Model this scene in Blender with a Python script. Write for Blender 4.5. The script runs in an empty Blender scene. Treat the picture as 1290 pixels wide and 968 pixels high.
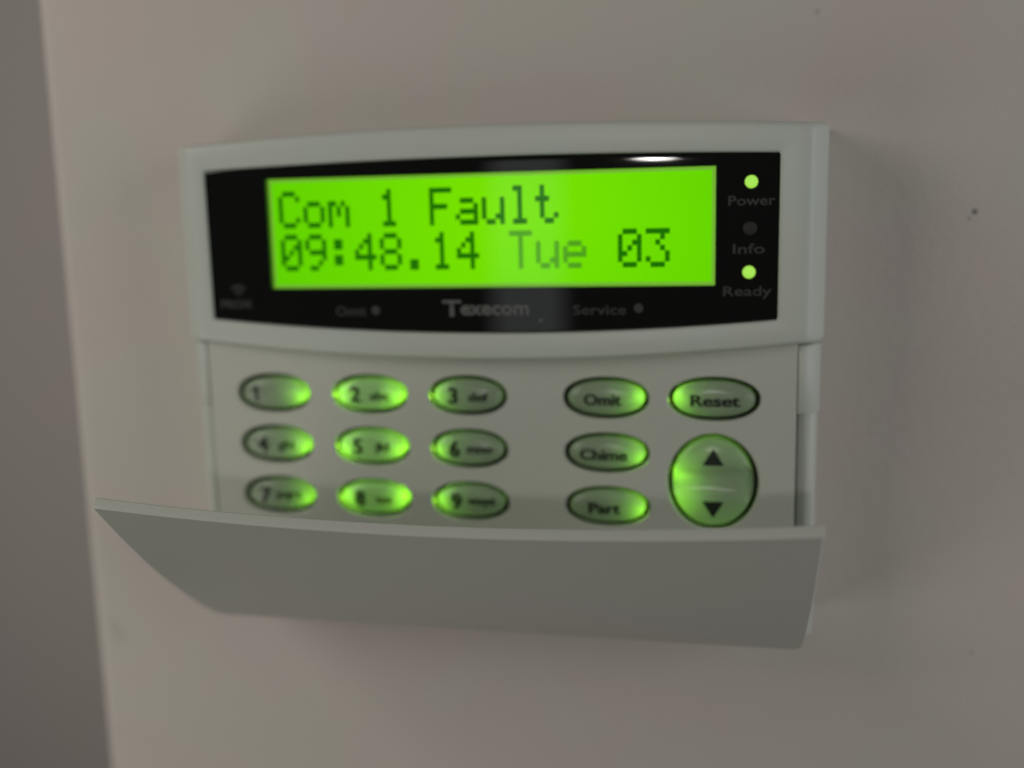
import bpy, bmesh, math, random
from mathutils import Vector, Matrix

# ------------------------------------------------------------------ camera
# Model units below are millimetres: x right, y up, z out of the wall.
def V(x, y, z):
    return Vector((x / 1000.0, -z / 1000.0, y / 1000.0))

scene = bpy.context.scene
cam_data = bpy.data.cameras.new("camera")
cam = bpy.data.objects.new("camera", cam_data)
scene.collection.objects.link(cam)
scene.camera = cam
right = Vector((0.979, -0.023, -0.204))
down = Vector((0.012, -0.986, 0.168))
fwd = Vector((-0.205, -0.167, -0.964))
def D(v):
    return Vector((v[0], -v[2], v[1]))
r_, u_, b_ = D(right).normalized(), None, -D(fwd).normalized()
u_ = b_.cross(r_).normalized(); r_ = u_.cross(b_).normalized()
M = Matrix((r_, u_, b_)).transposed().to_4x4()
M.translation = V(130.944, -15.951, 235.302)
cam.matrix_world = M
cam_data.sensor_width = 36.0
cam_data.lens = 36.0 * 1311.1 / 1290.0
cam_data.clip_start = 0.005
cam_data.clip_end = 50
cam_data.dof.use_dof = True
cam_data.dof.focus_distance = 0.213
cam_data.dof.aperture_fstop = 4.5

# ------------------------------------------------------------------ world
world = bpy.data.worlds.new("World"); scene.world = world
world.use_nodes = True
bg = world.node_tree.nodes["Background"]
bg.inputs[0].default_value = (1.0, 0.96, 0.92, 1)
bg.inputs[1].default_value = 0.025

scene.view_settings.view_transform = 'Standard'
scene.view_settings.look = 'None'
scene.view_settings.exposure = 0
scene.view_settings.gamma = 1
scene.cycles.use_denoising = True
scene.cycles.max_bounces = 8

# ------------------------------------------------------------------ lamps
def area_light(name, pos, target, size, size_y, power, color):
    l = bpy.data.lights.new(name, 'AREA')
    l.shape = 'RECTANGLE'; l.size = size; l.size_y = size_y
    l.energy = power; l.color = color
    o = bpy.data.objects.new(name, l)
    scene.collection.objects.link(o)
    p = V(*pos); t = V(*target)
    o.location = p
    o.rotation_euler = (t - p).to_track_quat('-Z', 'Y').to_euler()
    return o
# the room's lamp, well behind the photographer and a little above the keypad
area_light("room_lamp", (84, 150, 1500), (80, -60, 0), 0.055, 0.06, 1.75, (1.0, 0.955, 0.90))
# daylight from the left of the room
area_light("window_light", (-350, 200, 285), (-40, 0, 0), 0.26, 0.28, 0.80, (1.0, 0.955, 0.905))
area_light("low_fill_light", (-320, -260, 280), (-40, -60, 0), 0.26, 0.26, 0.42, (1.0, 0.955, 0.905))  # added fill lamp low on the left, not a window
# lamp strip added so the black glass reflects a faint upright band
area_light("glass_band_light", (-185, -90, 1500), (-185, -90, 0), 0.15, 0.62, 0.17, (0.93, 1.0, 0.97))
# weak bounce from the right of the room
area_light("room_bounce_light", (760, 20, 250), (190, -60, 0), 0.5, 0.5, 1.5, (0.96, 0.98, 1.0))

# ------------------------------------------------------------------ helpers
COL = scene.collection
def link(name, mesh, mat, parent=None):
    o = bpy.data.objects.new(name, mesh)
    if mat is not None:
        mesh.materials.clear(); mesh.materials.append(mat)
    COL.objects.link(o)
    if parent: o.parent = parent
    return o

def from_verts(name, verts, faces, mat, parent=None, smooth=True, sharp=None):
    me = bpy.data.meshes.new(name)
    me.from_pydata([V(*v) for v in verts], [], faces)
    me.validate()
    bm = bmesh.new(); bm.from_mesh(me)
    bmesh.ops.recalc_face_normals(bm, faces=bm.faces)
    bm.to_mesh(me); bm.free()
    if smooth:
        me.polygons.foreach_set("use_smooth", [True] * len(me.polygons))
        me.set_sharp_from_angle(angle=math.radians(sharp or 38))
    return link(name, me, mat, parent)

def grid_faces(nr, nc, wrap=True):
    f = []
    for i in range(nr - 1):
        for j in range(nc if wrap else nc - 1):
            k = (j + 1) % nc
            f.append((i * nc + j, i * nc + k, (i + 1) * nc + k, (i + 1) * nc + j))
    return f

def box(name, x0, x1, y0, y1, z0, z1, mat, parent, bev=0.4, seg=3):
    bm = bmesh.new()
    bmesh.ops.create_cube(bm, size=1)
    for v in bm.verts:
        v.co = V(x0 + (v.co.x + .5) * (x1 - x0), y0 + (v.co.y + .5) * (y1 - y0), z0 + (v.co.z + .5) * (z1 - z0))
    bmesh.ops.recalc_face_normals(bm, faces=bm.faces)
    if bev:
        bmesh.ops.bevel(bm, geom=bm.edges[:], offset=bev / 1000, segments=seg, affect='EDGES', profile=0.5)
    me = bpy.data.meshes.new(name); bm.to_mesh(me); bm.free()
    me.polygons.foreach_set("use_smooth", [True] * len(me.polygons))
    me.set_sharp_from_angle(angle=math.radians(50))
    return link(name, me, mat, parent)

# ------------------------------------------------------------------ materials
def new_mat(name):
    m = bpy.data.materials.new(name); m.use_nodes = True
    return m, m.node_tree, m.node_tree.nodes["Principled BSDF"]

def mottled(name, c1, c2, scale, rough, bump=0.0, bscale=900, spec=0.5, marks=(), mark_col=(.1, .09, .08, 1)):
    m, nt, p = new_mat(name)
    tc = nt.nodes.new("ShaderNodeTexCoord")
    n = nt.nodes.new("ShaderNodeTexNoise"); n.inputs["Scale"].default_value = scale
    n.inputs["Detail"].default_value = 3; n.inputs["Roughness"].default_value = .5
    nt.links.new(tc.outputs["Object"], n.inputs["Vector"])
    r = nt.nodes.new("ShaderNodeValToRGB")
    r.color_ramp.elements[0].position = .36; r.color_ramp.elements[1].position = .64
    r.color_ramp.elements[0].color = (*c1, 1); r.color_ramp.elements[1].color = (*c2, 1)
    nt.links.new(n.outputs["Fac"], r.inputs[0])
    out = r.outputs[0]
    for (x, y, z, rad, strength) in marks:
        d = nt.nodes.new("ShaderNodeVectorMath"); d.operation = 'DISTANCE'
        d.inputs[1].default_value = V(x, y, z)
        nt.links.new(tc.outputs["Object"], d.inputs[0])
        mr = nt.nodes.new("ShaderNodeMapRange"); mr.interpolation_type = 'SMOOTHSTEP'
        mr.inputs[1].default_value = rad / 1000 * .4; mr.inputs[2].default_value = rad / 1000 * 1.3
        mr.inputs[3].default_value = strength; mr.inputs[4].default_value = 0
        nt.links.new(d.outputs["Value"], mr.inputs[0])
        mx = nt.nodes.new("ShaderNodeMix"); mx.data_type = 'RGBA'
        nt.links.new(mr.outputs[0], mx.inputs[0]); nt.links.new(out, mx.inputs[6])
        mx.inputs[7].default_value = mark_col
        out = mx.outputs[2]
    nt.links.new(out, p.inputs["Base Color"])
    p.inputs["Roughness"].default_value = rough
    p.inputs["Specular IOR Level"].default_value = spec
    if bump:
        n2 = nt.nodes.new("ShaderNodeTexNoise"); n2.inputs["Scale"].default_value = bscale
        n2.inputs["Detail"].default_value = 4
        nt.links.new(tc.outputs["Object"], n2.inputs["Vector"])
        b = nt.nodes.new("ShaderNodeBump"); b.inputs["Strength"].default_value = bump
        b.inputs["Distance"].default_value = 0.0003
        nt.links.new(n2.outputs["Fac"], b.inputs["Height"])
        nt.links.new(b.outputs[0], p.inputs["Normal"])
    return m

M_wall = mottled("wall_paint", (.60, .53, .49), (.58, .555, .49), 26, .72, .6, 480, .35,
    marks=[(185.1, -19.3, -22, .75, .75), (189.4, -125.7, -22, .6, .32), (149.4, 26.5, -22, .8, .22),
           (184.0, -20.8, -22, .5, .35), (-43, -136, -22, 2.6, .12), (-44, -133, -22, 1.8, .10), (62, -150, -22, 1.2, .08)])
M_back = mottled("far_wall_paint", (.56, .505, .48), (.54, .51, .475), 9, .8, 0)
M_case = mottled("ivory_plastic", (.575, .60, .53), (.56, .605, .54), 40, .38, .10, 1500, .45)
M_deck = mottled("key_deck_plastic", (.56, .57, .495), (.55, .565, .50), 45, .5, .10, 1500, .35)
M_flap = mottled("door_plastic", (.55, .57, .505), (.56, .56, .505), 30, .42, .08, 1500, .4)

m, nt, p = new_mat("black_glass"); M_glass = m
p.inputs["Base Color"].default_value = (.007, .0075, .007, 1)
p.inputs["Roughness"].default_value = .12
n = nt.nodes.new("ShaderNodeTexNoise"); n.inputs["Scale"].default_value = 60
tc = nt.nodes.new("ShaderNodeTexCoord"); nt.links.new(tc.outputs["Object"], n.inputs["Vector"])
mr = nt.nodes.new("ShaderNodeMapRange"); mr.inputs[3].default_value = .02; mr.inputs[4].default_value = .05
nt.links.new(n.outputs["Fac"], mr.inputs[0]); nt.links.new(mr.outputs[0], p.inputs["Roughness"])

m, nt, p = new_mat("dark_cavity"); M_dark = m
p.inputs["Base Color"].default_value = (.022, .026, .016, 1); p.inputs["Roughness"].default_value = .8

m, nt, p = new_mat("bezel_side"); M_bezel = m
p.inputs["Base Color"].default_value = (.16, .2, .1, 1); p.inputs["Roughness"].default_value = .5  # lightened and tinted green to carry the screen's spill
m, nt, p = new_mat("key_print"); M_print = m
p.inputs["Base Color"].default_value = (.006, .012, .005, 1); p.inputs["Roughness"].default_value = .6

m, nt, p = new_mat("pale_print"); M_legend = m
p.inputs["Base Color"].default_value = (.042, .044, .040, 1); p.inputs["Roughness"].default_value = .7
m, nt, p = new_mat("logo_print"); M_logo = m
p.inputs["Base Color"].default_value = (.13, .135, .125, 1); p.inputs["Roughness"].default_value = .6

# thin frosted plastic of the keys: passes the green LEDs that sit under it
m = bpy.data.materials.new("frosted_key_plastic"); m.use_nodes = True; M_key = m
nt = m.node_tree; nt.nodes.clear()
out = nt.nodes.new("ShaderNodeOutputMaterial")
dif = nt.nodes.new("ShaderNodeBsdfDiffuse"); dif.inputs[0].default_value = (.34, .37, .31, 1)
tra = nt.nodes.new("ShaderNodeBsdfTranslucent"); tra.inputs[0].default_value = (.42, .60, .36, 1)
glo = nt.nodes.new("ShaderNodeBsdfGlossy"); glo.inputs["Roughness"].default_value = .22
m1 = nt.nodes.new("ShaderNodeMixShader"); m1.inputs[0].default_value = .25
m2 = nt.nodes.new("ShaderNodeMixShader")
fr = nt.nodes.new("ShaderNodeFresnel"); fr.inputs[0].default_value = 1.45
nt.links.new(dif.outputs[0], m1.inputs[1]); nt.links.new(tra.outputs[0], m1.inputs[2])
nt.links.new(fr.outputs[0], m2.inputs[0]); nt.links.new(m1.outputs[0], m2.inputs[1]); nt.links.new(glo.outputs[0], m2.inputs[2])
nt.links.new(m2.outputs[0], out.inputs[0])

def emit_mat(name, col, strength, base=(.2, .3, .1)):
    m, nt, p = new_mat(name)
    p.inputs["Base Color"].default_value = (*base, 1)
    p.inputs["Emission Color"].default_value = (*col, 1)
    p.inputs["Emission Strength"].default_value = strength
    p.inputs["Roughness"].default_value = .4
    return m
M_led = emit_mat("lit_green_led", (.36, .80, .06), .85)
m, nt, p = new_mat("unlit_led"); M_led_off = m
p.inputs["Base Color"].default_value = (.014, .014, .013, 1); p.inputs["Roughness"].default_value = .6

# LCD backlight, uneven along its light guide
m, nt, p = new_mat("lcd_backlight"); M_lcd = m
p.inputs["Specular IOR Level"].default_value = 0; p.inputs["Base Color"].default_value = (.03, .08, .0, 1); p.inputs["Roughness"].default_value = .5
tc = nt.nodes.new("ShaderNodeTexCoord")
n = nt.nodes.new("ShaderNodeTexNoise"); n.inputs["Scale"].default_value = 22; n.inputs["Detail"].default_value = 1
nt.links.new(tc.outputs["Object"], n.inputs["Vector"])
d = nt.nodes.new("ShaderNodeVectorMath"); d.operation = 'DISTANCE'; d.inputs[1].default_value = V(80, -17, -2)
nt.links.new(tc.outputs["Object"], d.inputs[0])
ad = nt.nodes.new("ShaderNodeMath"); ad.operation = 'MULTIPLY_ADD'; ad.inputs[1].default_value = .02
nt.links.new(n.outputs["Fac"], ad.inputs[0]); nt.links.new(d.outputs["Value"], ad.inputs[2])
r = nt.nodes.new("ShaderNodeValToRGB")
r.color_ramp.elements[0].position = 0.0; r.color_ramp.elements[0].color = (.225, .80, .0, 1)
r.color_ramp.elements[1].position = 1.0; r.color_ramp.elements[1].color = (.11, .62, .0, 1)
e = r.color_ramp.elements.new(.45); e.color = (.165, .73, .0, 1)
sc = nt.nodes.new("ShaderNodeMath"); sc.operation = 'MULTIPLY'; sc.inputs[1].default_value = 12.5
nt.links.new(ad.outputs[0], sc.inputs[0]); nt.links.new(sc.outputs[0], r.inputs[0])
nt.links.new(r.outputs[0], p.inputs["Emission Color"]); p.inputs["Emission Strength"].default_value = 1.0

m, nt, p = new_mat("lcd_polariser_edge"); M_lcdedge = m
p.inputs["Base Color"].default_value = (.3, .4, .15, 1)
p.inputs["Emission Color"].default_value = (.17, .45, .02, 1); p.inputs["Emission Strength"].default_value = .8

m, nt, p = new_mat("lcd_segment"); M_seg = m
p.inputs["Base Color"].default_value = (.01, .05, .01, 1)
p.inputs["Specular IOR Level"].default_value = 0; p.inputs["Emission Color"].default_value = (.012, .21, .0, 1); p.inputs["Emission Strength"].default_value = .7
m, nt, p = new_mat("lcd_segment_washed"); M_seg2 = m
p.inputs["Base Color"].default_value = (.05, .1, .03, 1)
p.inputs["Emission Color"].default_value = (.07, .38, .0, 1); p.inputs["Emission Strength"].default_value = .85  # paler colour stands in for a reflection washing out the dots

m = bpy.data.materials.new("clear_window_plastic"); m.use_nodes = True; M_pane = m
nt = m.node_tree; nt.nodes.clear()
out = nt.nodes.new("ShaderNodeOutputMaterial")
tr = nt.nodes.new("ShaderNodeBsdfTransparent"); tr.inputs[0].default_value = (.97, 1, .97, 1)
gl = nt.nodes.new("ShaderNodeBsdfGlossy"); gl.inputs["Roughness"].default_value = .035
fr = nt.nodes.new("ShaderNodeFresnel"); fr.inputs[0].default_value = 1.45
mx = nt.nodes.new("ShaderNodeMixShader")
nt.links.new(fr.outputs[0], mx.inputs[0]); nt.links.new(tr.outputs[0], mx.inputs[1]); nt.links.new(gl.outputs[0], mx.inputs[2])
nt.links.new(mx.outputs[0], out.inputs[0])

# ------------------------------------------------------------------ setting
WZ = -22.0
# wall with a softly rounded outer corner on its left
prof = [(2500, WZ), (300, WZ), (-42, WZ)]
for k in range(9):
    a = math.radians(90 + k * 90 / 8)
    prof.append((-46.5 + 5 * math.cos(a), WZ - 5 + 5 * math.sin(a)))
prof += [(-51.5, WZ - 160), (2500, WZ - 160)]
verts = []; rows = [-1500, -700, 700, 1500]
for y in rows:
    verts += [(x, y, z) for x, z in prof]
wf = grid_faces(len(rows), len(prof)); n = len(prof)
wf += [tuple(range(n)), tuple(range(3 * n, 4 * n))]
wall = from_verts("wall", verts, wf, M_wall, smooth=True, sharp=40)
wall["kind"] = "structure"
# the wall beyond the corner, further back
bw = from_verts("far_wall", [(-2500, -1500, -330), (600, -1500, -330), (600, 1500, -330), (-2500, 1500, -330),
                             (-2500, -1500, -400), (600, -1500, -400), (600, 1500, -400), (-2500, 1500, -400)],
                [(0, 1, 2, 3), (4, 5, 6, 7), (0, 1, 5, 4), (1, 2, 6, 5), (2, 3, 7, 6), (3, 0, 4, 7)], M_back, smooth=False)
bw["kind"] = "structure"

# ------------------------------------------------------------------ the keypad
kp = bpy.data.objects.new("alarm_keypad", None)
COL.objects.link(kp)
kp.empty_display_size = .02
kp["label"] = "ivory alarm keypad with glowing green display, oval keys and half open door on the wall"
kp["category"] = "alarm keypad"

def bulge(x):            # the upper housing is a shallow cylinder
    t = (x - 75) / 75.0
    return 1.8 * (1 - t * t)

W = 150.0
def arc(x, end, mid):
    t = (x - 75) / 75.0
    return end + (mid - end) * (1 - t * t)
def loop(x0, x1, top_end, top_mid, bot_end, bot_mid, r, n=48, nv=10, nc=6):
    """closed loop (clockwise from the top left), rounded corners, arched top and bottom"""
    pts = []
    T = lambda x: arc(x, top_end, top_mid); B = lambda x: arc(x, bot_end, bot_mid)
    def corner(cx, cy, a0):
        for k in range(nc + 1):
            a = math.radians(a0 - 90 * k / nc)
            pts.append((cx + r * math.cos(a), cy + r * math.sin(a)))
    corner(x0 + r, T(x0 + r) - r, 180)
    for k in range(1, n): x = x0 + r + (x1 - x0 - 2 * r) * k / n; pts.append((x, T(x)))
    corner(x1 - r, T(x1 - r) - r, 90)
    for k in range(1, nv): y0 = T(x1 - r) - r; y1 = B(x1 - r) + r; pts.append((x1, y0 + (y1 - y0) * k / nv))
    corner(x1 - r, B(x1 - r) + r, 0)
    for k in range(1, n): x = x1 - r - (x1 - x0 - 2 * r) * k / n; pts.append((x, B(x)))
    corner(x0 + r, B(x0 + r) + r, -90)
    for k in range(1, nv): y0 = B(x0 + r) + r; y1 = T(x0 + r) - r; pts.append((x0, y0 + (y1 - y0) * k / nv))
    return pts

# upper housing: outer skirt, chamfers (wide on the sides), face, step into the window
outer = lambda dx, dy, r: loop(-2.8 + dx * 1.25, 151.3 - dx, .7 - dy, 3.1 - dy, -47.0 + dy, -51.4 + dy, r)
inner = lambda d, r: loop(6.2 + d, 141.0 - d, -5.9 - d, -4.4 - d, -40.8 + d, -44.6 + d, r)
sections = [(outer(-1.2, -.3, 1.2), lambda x: WZ), (outer(-.1, 0, 1.2), lambda x: -6.0), (outer(.2, 0.05, 1.2), lambda x: -4.2),
            (outer(1.0, 0.15, 1.3), lambda x: -3.0 + .2 * bulge(x)), (outer(3.0, .45, 1.5), lambda x: -.75 + bulge(x) * .75),
            (outer(3.9, .9, 1.6), lambda x: -.12 + bulge(x)), (outer(5.0, 1.5, 1.6), lambda x: bulge(x)),
            (inner(-.7, .9), lambda x: bulge(x)), (inner(-.25, .7), lambda x: bulge(x) - .12), (inner(0, .6), lambda x: bulge(x) - .5),
            (inner(0.02, .6), lambda x: bulge(x) - 2.2)]
verts = []
for lp, zf in sections:
    verts += [(x, y, zf(x)) for x, y in lp]
nc = len(sections[0][0])
fs = grid_faces(len(sections), nc)
housing = from_verts("upper_housing", verts, fs, M_case, kp, sharp=60)

# black glass window panel with the LCD opening
LX0, LX1, LY0, LY1 = 22.2, 127.4, -34.0, -8.0
def rect_loop(x0, x1, y0, y1, nx, ny):
    p = []
    for k in range(nx): p.append((x0 + (x1 - x0) * k / nx, y1))
    for k in range(ny): p.append((x1, y1 + (y0 - y1) * k / ny))
    for k in range(nx): p.append((x1 - (x1 - x0) * k / nx, y0))
    for k in range(ny): p.append((x0, y0 + (y1 - y0) * k / ny))
    return p
def panel_verts():
    # build by columns: quads between arched top/bottom and the opening
    verts = []; faces = []
    xs = sorted(set([6.25, 6.6, LX0, LX1, 140.6, 140.95] + [6.6 + (134.0) * k / 60 for k in range(61)]))
    def z(x): return bulge(x) - .42
    def col(x, y): verts.append((x, y, z(x) - .0)); return len(verts) - 1
    prev = None
    for x in xs:
        t, b = arc(x, -5.95, -4.45), arc(x, -40.85, -44.55)
        rowi = [col(x, yy) for yy in (t, t - .4, t - .8, t - 1.4, LY1, LY0, b + .4, b)]
        if prev:
            for k in range(7):
                if k == 4 and x > LX0 + 1e-6 and x <= LX1 + 1e-6: continue
                faces.append((prev[k], rowi[k], rowi[k + 1], prev[k + 1]))
        prev = rowi
    drop = {0: .16, 1: .07, 2: .02, 7: .2}      # gently rolled edges
    for i, v in enumerate(verts):
        if i % 8 in drop: verts[i] = (v[0], v[1], v[2] - drop[i % 8])
    return verts, faces
v, f = panel_verts()
window = from_verts("display_window", v, f, M_glass, kp, sharp=20)
# walls of the LCD opening
lp = rect_loop(LX0, LX1, LY0, LY1, 30, 4)
verts = [(x, y, bulge(x) - .44) for x, y in lp] + [(x, y, -1.4) for x, y in lp]
from_verts("bezel_edge", verts, grid_faces(2, len(lp)), M_bezel, window, smooth=False)
# clear pane over the LCD
verts = []
xs = [LX0 + (LX1 - LX0) * k / 30 for k in range(31)]
for y in (LY0, LY1): verts += [(x, y, bulge(x) - .43) for x in xs]
from_verts("window_pane", verts, grid_faces(2, 31, wrap=False), M_pane, window)

# LCD module
LZ = -1.0
lcd = from_verts("display_screen", [(LX0 - 1, LY0 - 1, LZ), (LX1 + 1, LY0 - 1, LZ), (LX1 + 1, LY1 + 1, LZ), (LX0 - 1, LY1 + 1, LZ)],
                 [(0, 1, 2, 3)], M_lcd, kp, smooth=False)
lcd["label"] = "glowing green display showing two lines of dot matrix text"
o = [(LX0 - .9, LY0 - .9), (LX1 + .9, LY0 - .9), (LX1 + .9, LY1 + .9), (LX0 - .9, LY1 + .9)]
i_ = [(LX0 + .8, LY0 + .8), (LX1 - .8, LY0 + .8), (LX1 - .8, LY1 - .8), (LX0 + .8, LY1 - .8)]
from_verts("screen_border", [(x, y, LZ + .05) for x, y in o] + [(x, y, LZ + .03) for x, y in i_], grid_faces(2, 4), M_lcdedge, lcd, smooth=False)

FONT = {
 'C': ["01110", "10001", "10000", "10000", "10000", "10001", "01110"],
 'o': ["00000", "00000", "01110", "10001", "10001", "10001", "01110"],
 'm': ["00000", "00000", "11010", "10101", "10101", "10001", "10001"],
 '1': ["00100", "01100", "00100", "00100", "00100", "00100", "01110"],
 'F': ["11111", "10000", "10000", "11110", "10000", "10000", "10000"],
 'a': ["00000", "00000", "01110", "00001", "01111", "10001", "01111"],
 'u': ["00000", "00000", "10001", "10001", "10001", "10011", "01101"],
 'l': ["01100", "00100", "00100", "00100", "00100", "00100", "01110"],
 't': ["01000", "01000", "11100", "01000", "01000", "01001", "00110"],
 '0': ["01110", "10001", "10011", "10101", "11001", "10001", "01110"],
 '9': ["01110", "10001", "10001", "01111", "00001", "00010", "01100"],
 ':': ["00000", "01100", "01100", "00000", "01100", "01100", "00000"],
 '4': ["00010", "00110", "01010", "10010", "11111", "00010", "00010"],
 '8': ["01110", "10001", "10001", "01110", "10001", "10001", "01110"],
 '.': ["00000", "00000", "00000", "00000", "00000", "01100", "01100"],
 'T': ["11111", "00100", "00100", "00100", "00100", "00100", "00100"],
 'e': ["00000", "00000", "01110", "10001", "11111", "10000", "01110"],
 '3': ["11111", "00010", "00100", "00010", "00001", "10001", "01110"]}
CP, RP, CHP, LNP = 1.07, 1.24, 6.25, 10.2
def lcd_line(text, x0, ytop):
    for i, ch in enumerate(text):
        if ch == ' ': continue
        vs, fs_ = [], []
        for rr, row in enumerate(FONT[ch]):
            for cc, b in enumerate(row):
                if b == '1':
                    xa = x0 + i * CHP + cc * CP; ya = ytop - rr * RP
                    k = len(vs); s = .535
                    vs += [(xa - s, ya - s * 1.14, LZ + .08), (xa + s, ya - s * 1.14, LZ + .08), (xa + s, ya + s * 1.14, LZ + .08), (xa - s, ya + s * 1.14, LZ + .08)]
                    fs_.append((k, k + 1, k + 2, k + 3))
        faint = len(text) > 12 and 9 <= i <= 11  # "Tue" gets the paler dots, its veiling reflection put into the colour
        from_verts("display_character", vs, fs_, M_seg2 if faint else M_seg, lcd, smooth=False)
lcd_line("Com 1 Fault", 25.1, -11.6)
lcd_line("09:48.14 Tue 03", 25.1, -11.6 - LNP)

# ------------------------------------------------------------------ flat print
def text_mesh(name, body, cx, cy, z, size, mat, parent, width=None, bold=0.0, zfun=None, shear=0, align='CENTER'):
    c = bpy.data.curves.new(name, 'FONT')
    c.body = body; c.size = size / 1000.0; c.align_x = 'CENTER'; c.align_y = 'CENTER'
    c.offset = bold / 1000.0; c.resolution_u = 3; c.shear = shear
    t = bpy.data.objects.new("tmp_text", c); COL.objects.link(t)
    bpy.context.view_layer.update()
    dg = bpy.context.evaluated_depsgraph_get()
    me = bpy.data.meshes.new_from_object(t.evaluated_get(dg))
    bpy.data.objects.remove(t); bpy.data.curves.remove(c)
    me.name = name
    bm = bmesh.new(); bm.from_mesh(me)
    if zfun is not None and parent is not window:
        for _ in range(2):
            bmesh.ops.triangulate(bm, faces=bm.faces[:])
            bmesh.ops.subdivide_edges(bm, edges=[e for e in bm.edges if e.calc_length() > .0007], cuts=1)
        bmesh.ops.triangulate(bm, faces=bm.faces[:])
    bm.to_mesh(me); bm.free()
    if parent is not window:      # bold print: two slightly shifted passes of ink
        bm = bmesh.new(); bm.from_mesh(me)
        d = bmesh.ops.duplicate(bm, geom=bm.verts[:] + bm.edges[:] + bm.faces[:])
        second = {v for v in d['geom'] if isinstance(v, bmesh.types.BMVert)}
        sh = .00005 if len(body) > 1 and size < 3.5 else .00008 if len(body) > 1 else .00013
        for v in bm.verts: v.co.x += sh if v in second else -sh
        bm.verts.index_update(); second_i = {v.index for v in second}
        bm.to_mesh(me); bm.free()
    else: second_i = set()
    xs = [v.co.x for v in me.vertices]; ys = [v.co.y for v in me.vertices]
    mx, my = (min(xs) + max(xs)) / 2, (min(ys) + max(ys)) / 2
    sx = (width / 1000.0) / (max(xs) - min(xs)) if width else 1
    for v in me.vertices:
        x = cx + (v.co.x - mx) * sx * 1000; y = cy + (v.co.y - my) * 1000
        zz = (zfun(x, y) if zfun else z) + (.025 if v.index in second_i else 0)
        v.co = V(x, y, zz)
    return link(name, me, mat, parent)
wz = lambda x, y: bulge(x) - .42 + .06
text_mesh("legend_print", "Power", 135.1, -15.6, 0, 3.0, M_legend, window, 10.0, .03, wz)
text_mesh("legend_print", "Info", 134.6, -26.0, 0, 3.0, M_legend, window, 6.8, .03, wz)
text_mesh("legend_print", "Ready", 134.4, -35.6, 0, 3.0, M_legend, window, 10.4, .03, wz)
text_mesh("legend_print", "PROX", 12.6, -37.7, 0, 2.7, M_legend, window, 8.4, .05, wz)
text_mesh("legend_print", "Omit", 42.4, -39.4, 0, 3.1, M_legend, window, 7.6, .03, wz)
text_mesh("legend_print", "Service", 101.8, -39.2, 0, 3.1, M_legend, window, 12.0, .03, wz)
text_mesh("logo_print", "T", 67.3, -38.8, 0, 5.3, M_logo, window, 4.6, .10, wz)
text_mesh("logo_print", "excom".replace("x", "x") if False else "execom", 77.5, -39.2, 0, 4.6, M_logo, window, 16.2, .12, wz)
text_mesh("logo_print", ".", 88.3, -41.6, 0, 5.6, M_logo, window, .9, .05, wz)
# proximity symbol and the two unlit indicator windows along the bottom
def disc(name, cx, cy, r, z0, h, mat, parent, n=20, dome=True, zf=None):
    vs = []; rings = [(r, 0), (r, h * .5), (r * .85, h * .8), (r * .5, h)]
    for rr, zz in rings:
        for k in range(n):
            a = 2 * math.pi * k / n
            vs.append((cx + rr * math.cos(a), cy + rr * math.sin(a), z0 + zz))
    f_ = grid_faces(len(rings), n); f_.append(tuple(range(3 * n, 4 * n)))
    return from_verts(name, vs, f_, mat, parent, sharp=60)
vs = []; fs_ = []
for rad in (1.0, 1.9, 2.8):
    b0 = len(vs)
    for k in range(9):
        a = math.radians(50 + 80 * k / 8)
        for q in (rad, rad + .38):
            x, y = 13.3 + q * math.cos(a), -36.2 + q * math.sin(a)
            vs.append((x, y, wz(x, y)))
    for k in range(8): fs_.append((b0 + 2 * k, b0 + 2 * k + 1, b0 + 2 * k + 3, b0 + 2 * k + 2))
from_verts("symbol_print", vs, fs_, M_legend, window, smooth=False)
for x, y in ((48.6, -39.2), (110.6, -38.9)):
    disc("indicator_light", x, y, 1.05, bulge(x) - .42, .12, M_legend, kp)
for x, y, mt in ((134.95, -11.6, M_led), (134.7, -31.1, M_led), (134.8, -21.6, M_led_off)):
    o = disc("indicator_light", x, y, 1.4 if mt is M_led else 1.5, bulge(x) - .42, .35, mt, kp, 28)
    if mt is M_led: o["label"] = "round indicator glowing bright green"

# ------------------------------------------------------------------ lower case
DZ = -1.6                                      # front of the key deck
case = box("back_case", -1.2, 149.8, -116.5, -44, WZ, -7.0, M_case, kp, .8)
# side rails and the thicker hinge tabs just under the housing
for side in (0, 1):
    def rail(name, pts, ya, yb):
        # pts: cross-section (x, z) from inside to outside
        q = [((x if side else 148.6 - x), z) for x, z in pts]
        vs = []
        ys = [ya, ya - .4, yb + .4, yb]
        for y, ins in zip(ys, (.35, 0, 0, .35)):
            vs += [(x, y, z - ins) for x, z in q]
        n_ = len(q); ff = grid_faces(4, n_, wrap=True)
        ff += [tuple(range(n_)), tuple(range(3 * n_, 4 * n_))]
        from_verts(name, vs, ff, M_case, kp, sharp=50)
    rail("side_rail", [(146.0, -8), (146.0, -4.6), (146.6, -4.0), (148.0, -3.6), (149.2, -4.0), (150.2, -5.4), (150.6, -8), (150.8, -21.9), (146, -21.9)], -47.3, -116.3)
    rail("hinge_tab", [(145.6, -8), (145.6, -2.3), (146.1, -1.7), (147.0, -1.6), (148.2, -2.2), (150.3, -4.3), (151.0, -7.6), (151.2, -20), (145.6, -20)], -47.6, -63.2)

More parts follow.
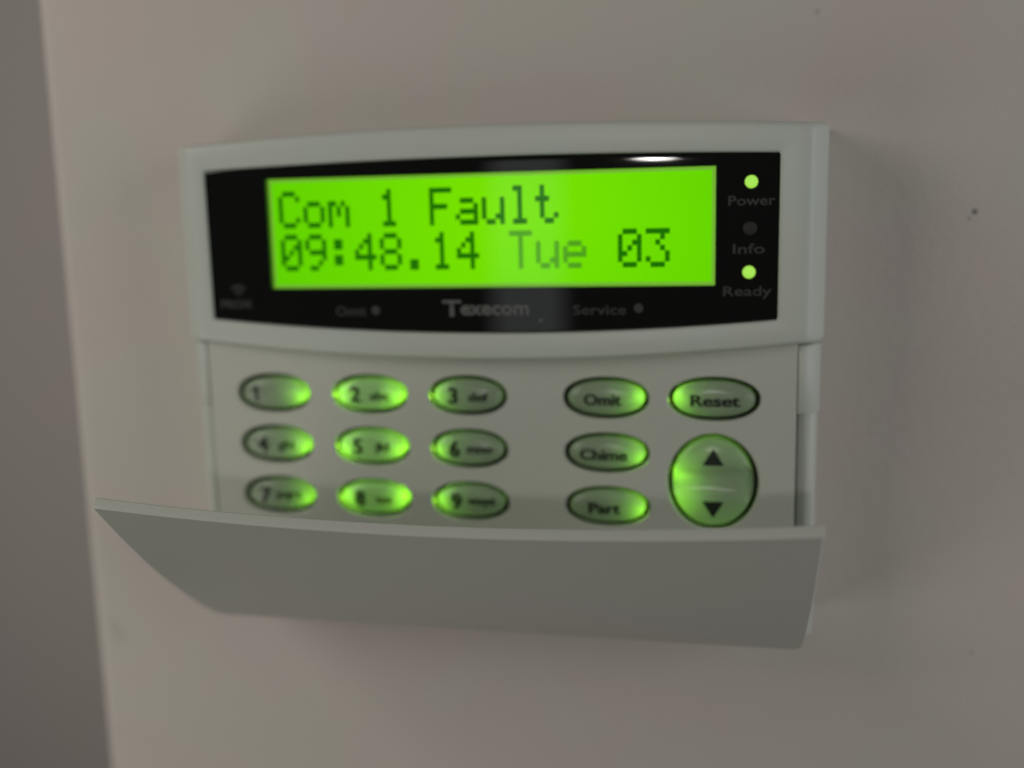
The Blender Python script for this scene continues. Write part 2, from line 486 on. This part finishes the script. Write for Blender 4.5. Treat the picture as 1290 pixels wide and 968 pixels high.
# key deck with real elliptical holes
def oval(k, n, e=2.2):
    t_ = 2 * math.pi * k / n; c_, s_ = math.cos(t_), math.sin(t_)
    return math.copysign(abs(c_) ** (2 / e), c_), math.copysign(abs(s_) ** (2 / e), s_)
KEYS = []
cols = (20.0, 45.0, 69.6)
rows_ = (-60.0, -73.0, -86.1)
legend = [["1", "2 abc", "3 def"], ["4 ghi", "5 jkl", "6 mno"], ["7 pqrs", "8 tuv", "9 wxyz"]]
leds = {"1": (1,), "2": (-1, 1), "3": (-1,), "4": (1,), "5": (-1, 1), "6": (-1,), "7": (1,), "8": (-1, 1), "9": (-1,),
        "Omit": (1,), "Reset": (-1,), "Chime": (1,), "Part": (1,), "rocker": (-1,)}
for r in range(3):
    for c in range(3):
        KEYS.append((legend[r][c], cols[c], rows_[r], 10.0, 5.25))
KEYS += [("Omit", 102.7, -60.1, 10.4, 5.35), ("Reset", 127.4, -60.0, 10.7, 5.5), ("Chime", 102.8, -73.2, 10.4, 5.25), ("Part", 102.9, -86.1, 10.4, 5.25),
         ("rocker", 127.3, -79.5, 10.7, 11.8)]
cu = bpy.data.curves.new("key_deck", 'CURVE'); cu.dimensions = '2D'; cu.fill_mode = 'BOTH'
def spline(pts):
    s = cu.splines.new('POLY'); s.points.add(len(pts) - 1); s.use_cyclic_u = True
    for q, (x, y) in zip(s.points, pts): q.co = (x / 1000, y / 1000, 0, 1)
spline([(3.4, -44), (145.2, -44), (145.2, -116), (3.4, -116)])
for _, x, y, a, b in KEYS:
    n = 56
    ex = 2.0 if _ == 'rocker' else 2.2
    spline([(x + a * oval(k, n, ex)[0], y + b * oval(k, n, ex)[1]) for k in range(n)])
cu.extrude = .0010; cu.bevel_depth = .00035; cu.bevel_resolution = 2
t = bpy.data.objects.new("tmp_curve", cu); COL.objects.link(t)
bpy.context.view_layer.update()
me = bpy.data.meshes.new_from_object(t.evaluated_get(bpy.context.evaluated_depsgraph_get()))
bpy.data.objects.remove(t)
me.name = "key_deck"
for v in me.vertices:
    x, y, z = v.co * 1000
    v.co = V(x, y, DZ - 1.35 + z)
me.polygons.foreach_set("use_smooth", [True] * len(me.polygons)); me.set_sharp_from_angle(angle=math.radians(35))
deck = link("key_deck", me, M_deck, kp)
box("deck_backing", 5.2, 145.0, -116.0, -44.5, -6.95, -6.2, M_dark, deck, 0)

LEDCOL = (.42, 1.0, .02)
def led_lamp(x, y, z, power, parent, rad=.0011):
    l = bpy.data.lights.new("key_led", 'POINT'); l.energy = power; l.color = LEDCOL
    l.shadow_soft_size = rad
    o = bpy.data.objects.new("key_led", l); COL.objects.link(o); o.location = V(x, y, z)
    o.parent = parent

def key_top(a, b, h, rocker):
    def zf(u, v):        # u,v normalised -1..1
        rr = min(1.0, u * u + v * v)
        z = h * (1 - rr ** 2.0)
        if rocker:
            vv = v * b; w = 2.6 + 1.0 * (u * .5 + .5)
            z = h * .9 * (1 - rr ** 3) - 1.25 * math.exp(-(vv / w) ** 4)
        return z
    return zf
for name, kx, ky, ka, kb in KEYS:
    rocker = name == "rocker"; ex = 2.0 if rocker else 2.2
    a, b = ka - 1.5, kb - 1.3
    h = 1.35
    zt = DZ - .45
    zf = key_top(a, b, h, rocker)
    vs = []; n = 64
    for zz, s in ((-6.1, 1.0), (zt - .5, 1.0), (zt - .15, .985)):
        vs += [(kx + a * s * oval(k, n, ex)[0], ky + b * s * oval(k, n, ex)[1], zz) for k in range(n)]
    rings = [.95, .9, .84, .77, .7, .62, .54, .46, .38, .3, .2, .1] if rocker else [.95, .88, .78, .65, .5, .33, .16]
    for s in rings:
        for k in range(n):
            cu_, sv = s * oval(k, n, ex)[0], s * oval(k, n, ex)[1]
            vs.append((kx + a * cu_, ky + b * sv, zt + zf(cu_, sv)))
    nr = 3 + len(rings)
    fs_ = grid_faces(nr, n)
    vs.append((kx, ky, zt + zf(0, 0))); ci = len(vs) - 1
    for k in range(n): fs_.append(((nr - 1) * n + k, (nr - 1) * n + (k + 1) % n, ci))
    key = from_verts("rocker_key" if rocker else "key", vs, fs_, M_key, kp, sharp=70)
    surf = lambda x, y: zt + zf((x - kx) / a, (y - ky) / b) + .08
    tag = name.split()[0]
    if rocker:
        key["label"] = "round rocker key with an up and a down arrow"
        for s in (1, -1):
            cy = ky + (6.2 if s > 0 else -6.3)
            N = 7; tv = []; tf = []
            # small triangle, subdivided so that it follows the dome
            for i in range(N + 1):
                for j in range(i + 1):
                    y = cy + s * (2.0 - 4.0 * i / N); x = kx + .1 + (j - i / 2) * 4.9 / N
                    tv.append((x, y, surf(x, y)))
            idx = lambda i, j: i * (i + 1) // 2 + j
            for i in range(N):
                for j in range(i + 1):
                    tf.append((idx(i, j), idx(i + 1, j), idx(i + 1, j + 1)))
                    if j < i: tf.append((idx(i, j), idx(i + 1, j + 1), idx(i, j + 1)))
            from_verts("arrow_print", tv, tf, M_print, key, smooth=False)
    elif " " in name or len(name) == 1:
        num, *rest = name.split()
        key["label"] = "oval key marked " + name
        if num == "1":
            ov = []; of = []
            def strip(x0, y0, x1, y1, w, N=6):
                b0 = len(ov); dx, dy = x1 - x0, y1 - y0; l = math.hypot(dx, dy); px, py = -dy / l * w / 2, dx / l * w / 2
                for k in range(N + 1):
                    t_ = k / N
                    for sg in (1, -1):
                        X, Y = x0 + dx * t_ + sg * px, y0 + dy * t_ + sg * py
                        ov.append((X, Y, surf(X, Y) + .02 * (b0 > 0)))
                for k in range(N): of.append((b0 + 2 * k, b0 + 2 * k + 1, b0 + 2 * k + 3, b0 + 2 * k + 2))
            strip(kx - 4.2, ky - 1.8, kx - 4.2, ky + 2.0, .95)
            strip(kx - 5.5, ky + .8, kx - 4.1, ky + 1.75, .75)
            from_verts("key_print", ov, of, M_print, key, smooth=False)
        else: text_mesh("key_print", num, kx + (-4.6 if num == "1" else -3.3), ky + .1, 0, 5.3, M_print, key, None, .15, surf)
        if rest:
            wd = {"abc": 4.9, "def": 4.9, "ghi": 4.3, "jkl": 3.6, "mno": 6.2, "pqrs": 6.4, "tuv": 4.4, "wxyz": 6.8}[rest[0]]
            text_mesh("key_print", rest[0], kx + 2.9, ky - .1, 0, 3.0, M_print, key, wd, .05, lambda x, y: surf(x, y) + .08)
    else:
        key["label"] = "oval key marked " + name
        wd = {"Omit": 8.8, "Reset": 11.2, "Chime": 11.2, "Part": 7.6}[name]
        text_mesh("key_print", name, kx + (-.6 if name != "Reset" else .3), ky - .2, 0, 3.7, M_print, key, wd, .06, lambda x, y: surf(x, y) + .05)
    # walls of the well round the key
    wv = []
    for zz in (DZ - 2.5, -6.2):
        wv += [(kx + (ka + .15) * oval(k, n, ex)[0], ky + (kb + .15) * oval(k, n, ex)[1], zz) for k in range(n)]
    from_verts("key_well", wv, grid_faces(2, n), M_dark, key)
    for s in leds[tag]:
        if rocker:
            led_lamp(kx - 7.6, ky + 2.0, -4.7, .0024, key, .002)
            led_lamp(kx - 6.8, ky - 4.0, -4.7, .0017, key, .002)
            led_lamp(kx - ka + .5, ky + 2.5, -3.6, .0003, key, .0005)
        else:
            two = 1.3 if len(leds[tag]) > 1 else 1.0
            led_lamp(kx + s * (a - 1.5), ky + random.uniform(-.9, .5), -3.0, random.uniform(.00048, .0007) * two, key, .0007)
            led_lamp(kx + s * (a - 3.0), ky - .2, -3.3, random.uniform(.00016, .00026) * two ** 3, key)
            led_lamp(kx + s * (ka - .5), ky - .5, -3.7, random.uniform(.00004, .0001), key, .0004)

# ------------------------------------------------------------------ the half open door
FE = Vector((0, -74.7, 50.3)); HG = Vector((0, -117.6, 2.2))
L = (HG - FE).length; ed = (HG - FE).normalized()          # from free edge to hinge
nn = Vector((0, ed.z, -ed.y));                             # candidate normal
if nn.z < 0: nn = -nn                                      # outward: down and out
NX, NS = 48, 26
def door_pt(x, s, off):
    t = (x - 75) / 75.0; q = 1 - t * t
    s0 = 3.4 * q                                           # free edge follows the housing's arc
    ss = s0 + (L - s0) * s
    e = max(0.0, (s - .72) / .28)
    bul = 1.9 * q * (1 - e * e) + 1.6 * math.sin(math.pi * min(1, s)) ** 1.0 * 1.1 - .2 * e ** 3
    p = FE + ed * ss + nn * (bul + off)
    # side corners round off a little near the hinge
    return (x, p.y, p.z)
vs = []
X0, X1 = 2.3, 147.7
def xs_at(k, s):
    r = 1.6; d = (1 - s) * L
    ins = 0
    if d < r: ins = r - math.sqrt(max(0, r * r - (r - d) ** 2))
    a, b = X0 + ins, X1 - ins
    return a + (b - a) * k / NX
outs = [[door_pt(xs_at(k, s / NS), s / NS, 0) for k in range(NX + 1)] for s in range(NS + 1)]
ins_ = [[door_pt(xs_at(k, s / NS), s / NS, -2.4) for k in range(NX + 1)] for s in range(NS + 1)]
vs = [p for r in outs for p in r] + [p for r in ins_ for p in r]
nc = NX + 1; o2 = nc * (NS + 1)
ff = []
for i in range(NS):
    for j in range(NX):
        ff.append((i * nc + j, i * nc + j + 1, (i + 1) * nc + j + 1, (i + 1) * nc + j))
        ff.append((o2 + i * nc + j, o2 + (i + 1) * nc + j, o2 + (i + 1) * nc + j + 1, o2 + i * nc + j + 1))
for j in range(NX):
    ff.append((j, j + 1, o2 + j + 1, o2 + j)); q = NS * nc
    ff.append((q + j, q + j + 1, o2 + q + j + 1, o2 + q + j))
for i in range(NS):
    ff.append((i * nc, (i + 1) * nc, o2 + (i + 1) * nc, o2 + i * nc)); q = NX
    ff.append((i * nc + q, (i + 1) * nc + q, o2 + (i + 1) * nc + q, o2 + i * nc + q))
door = from_verts("door", vs, ff, M_flap, kp, sharp=45)
door["label"] = "curved ivory cover door hanging half open below the keys"
bv = door.modifiers.new("edge", 'BEVEL'); bv.width = .00035; bv.segments = 2; bv.limit_method = 'ANGLE'; bv.angle_limit = math.radians(50)
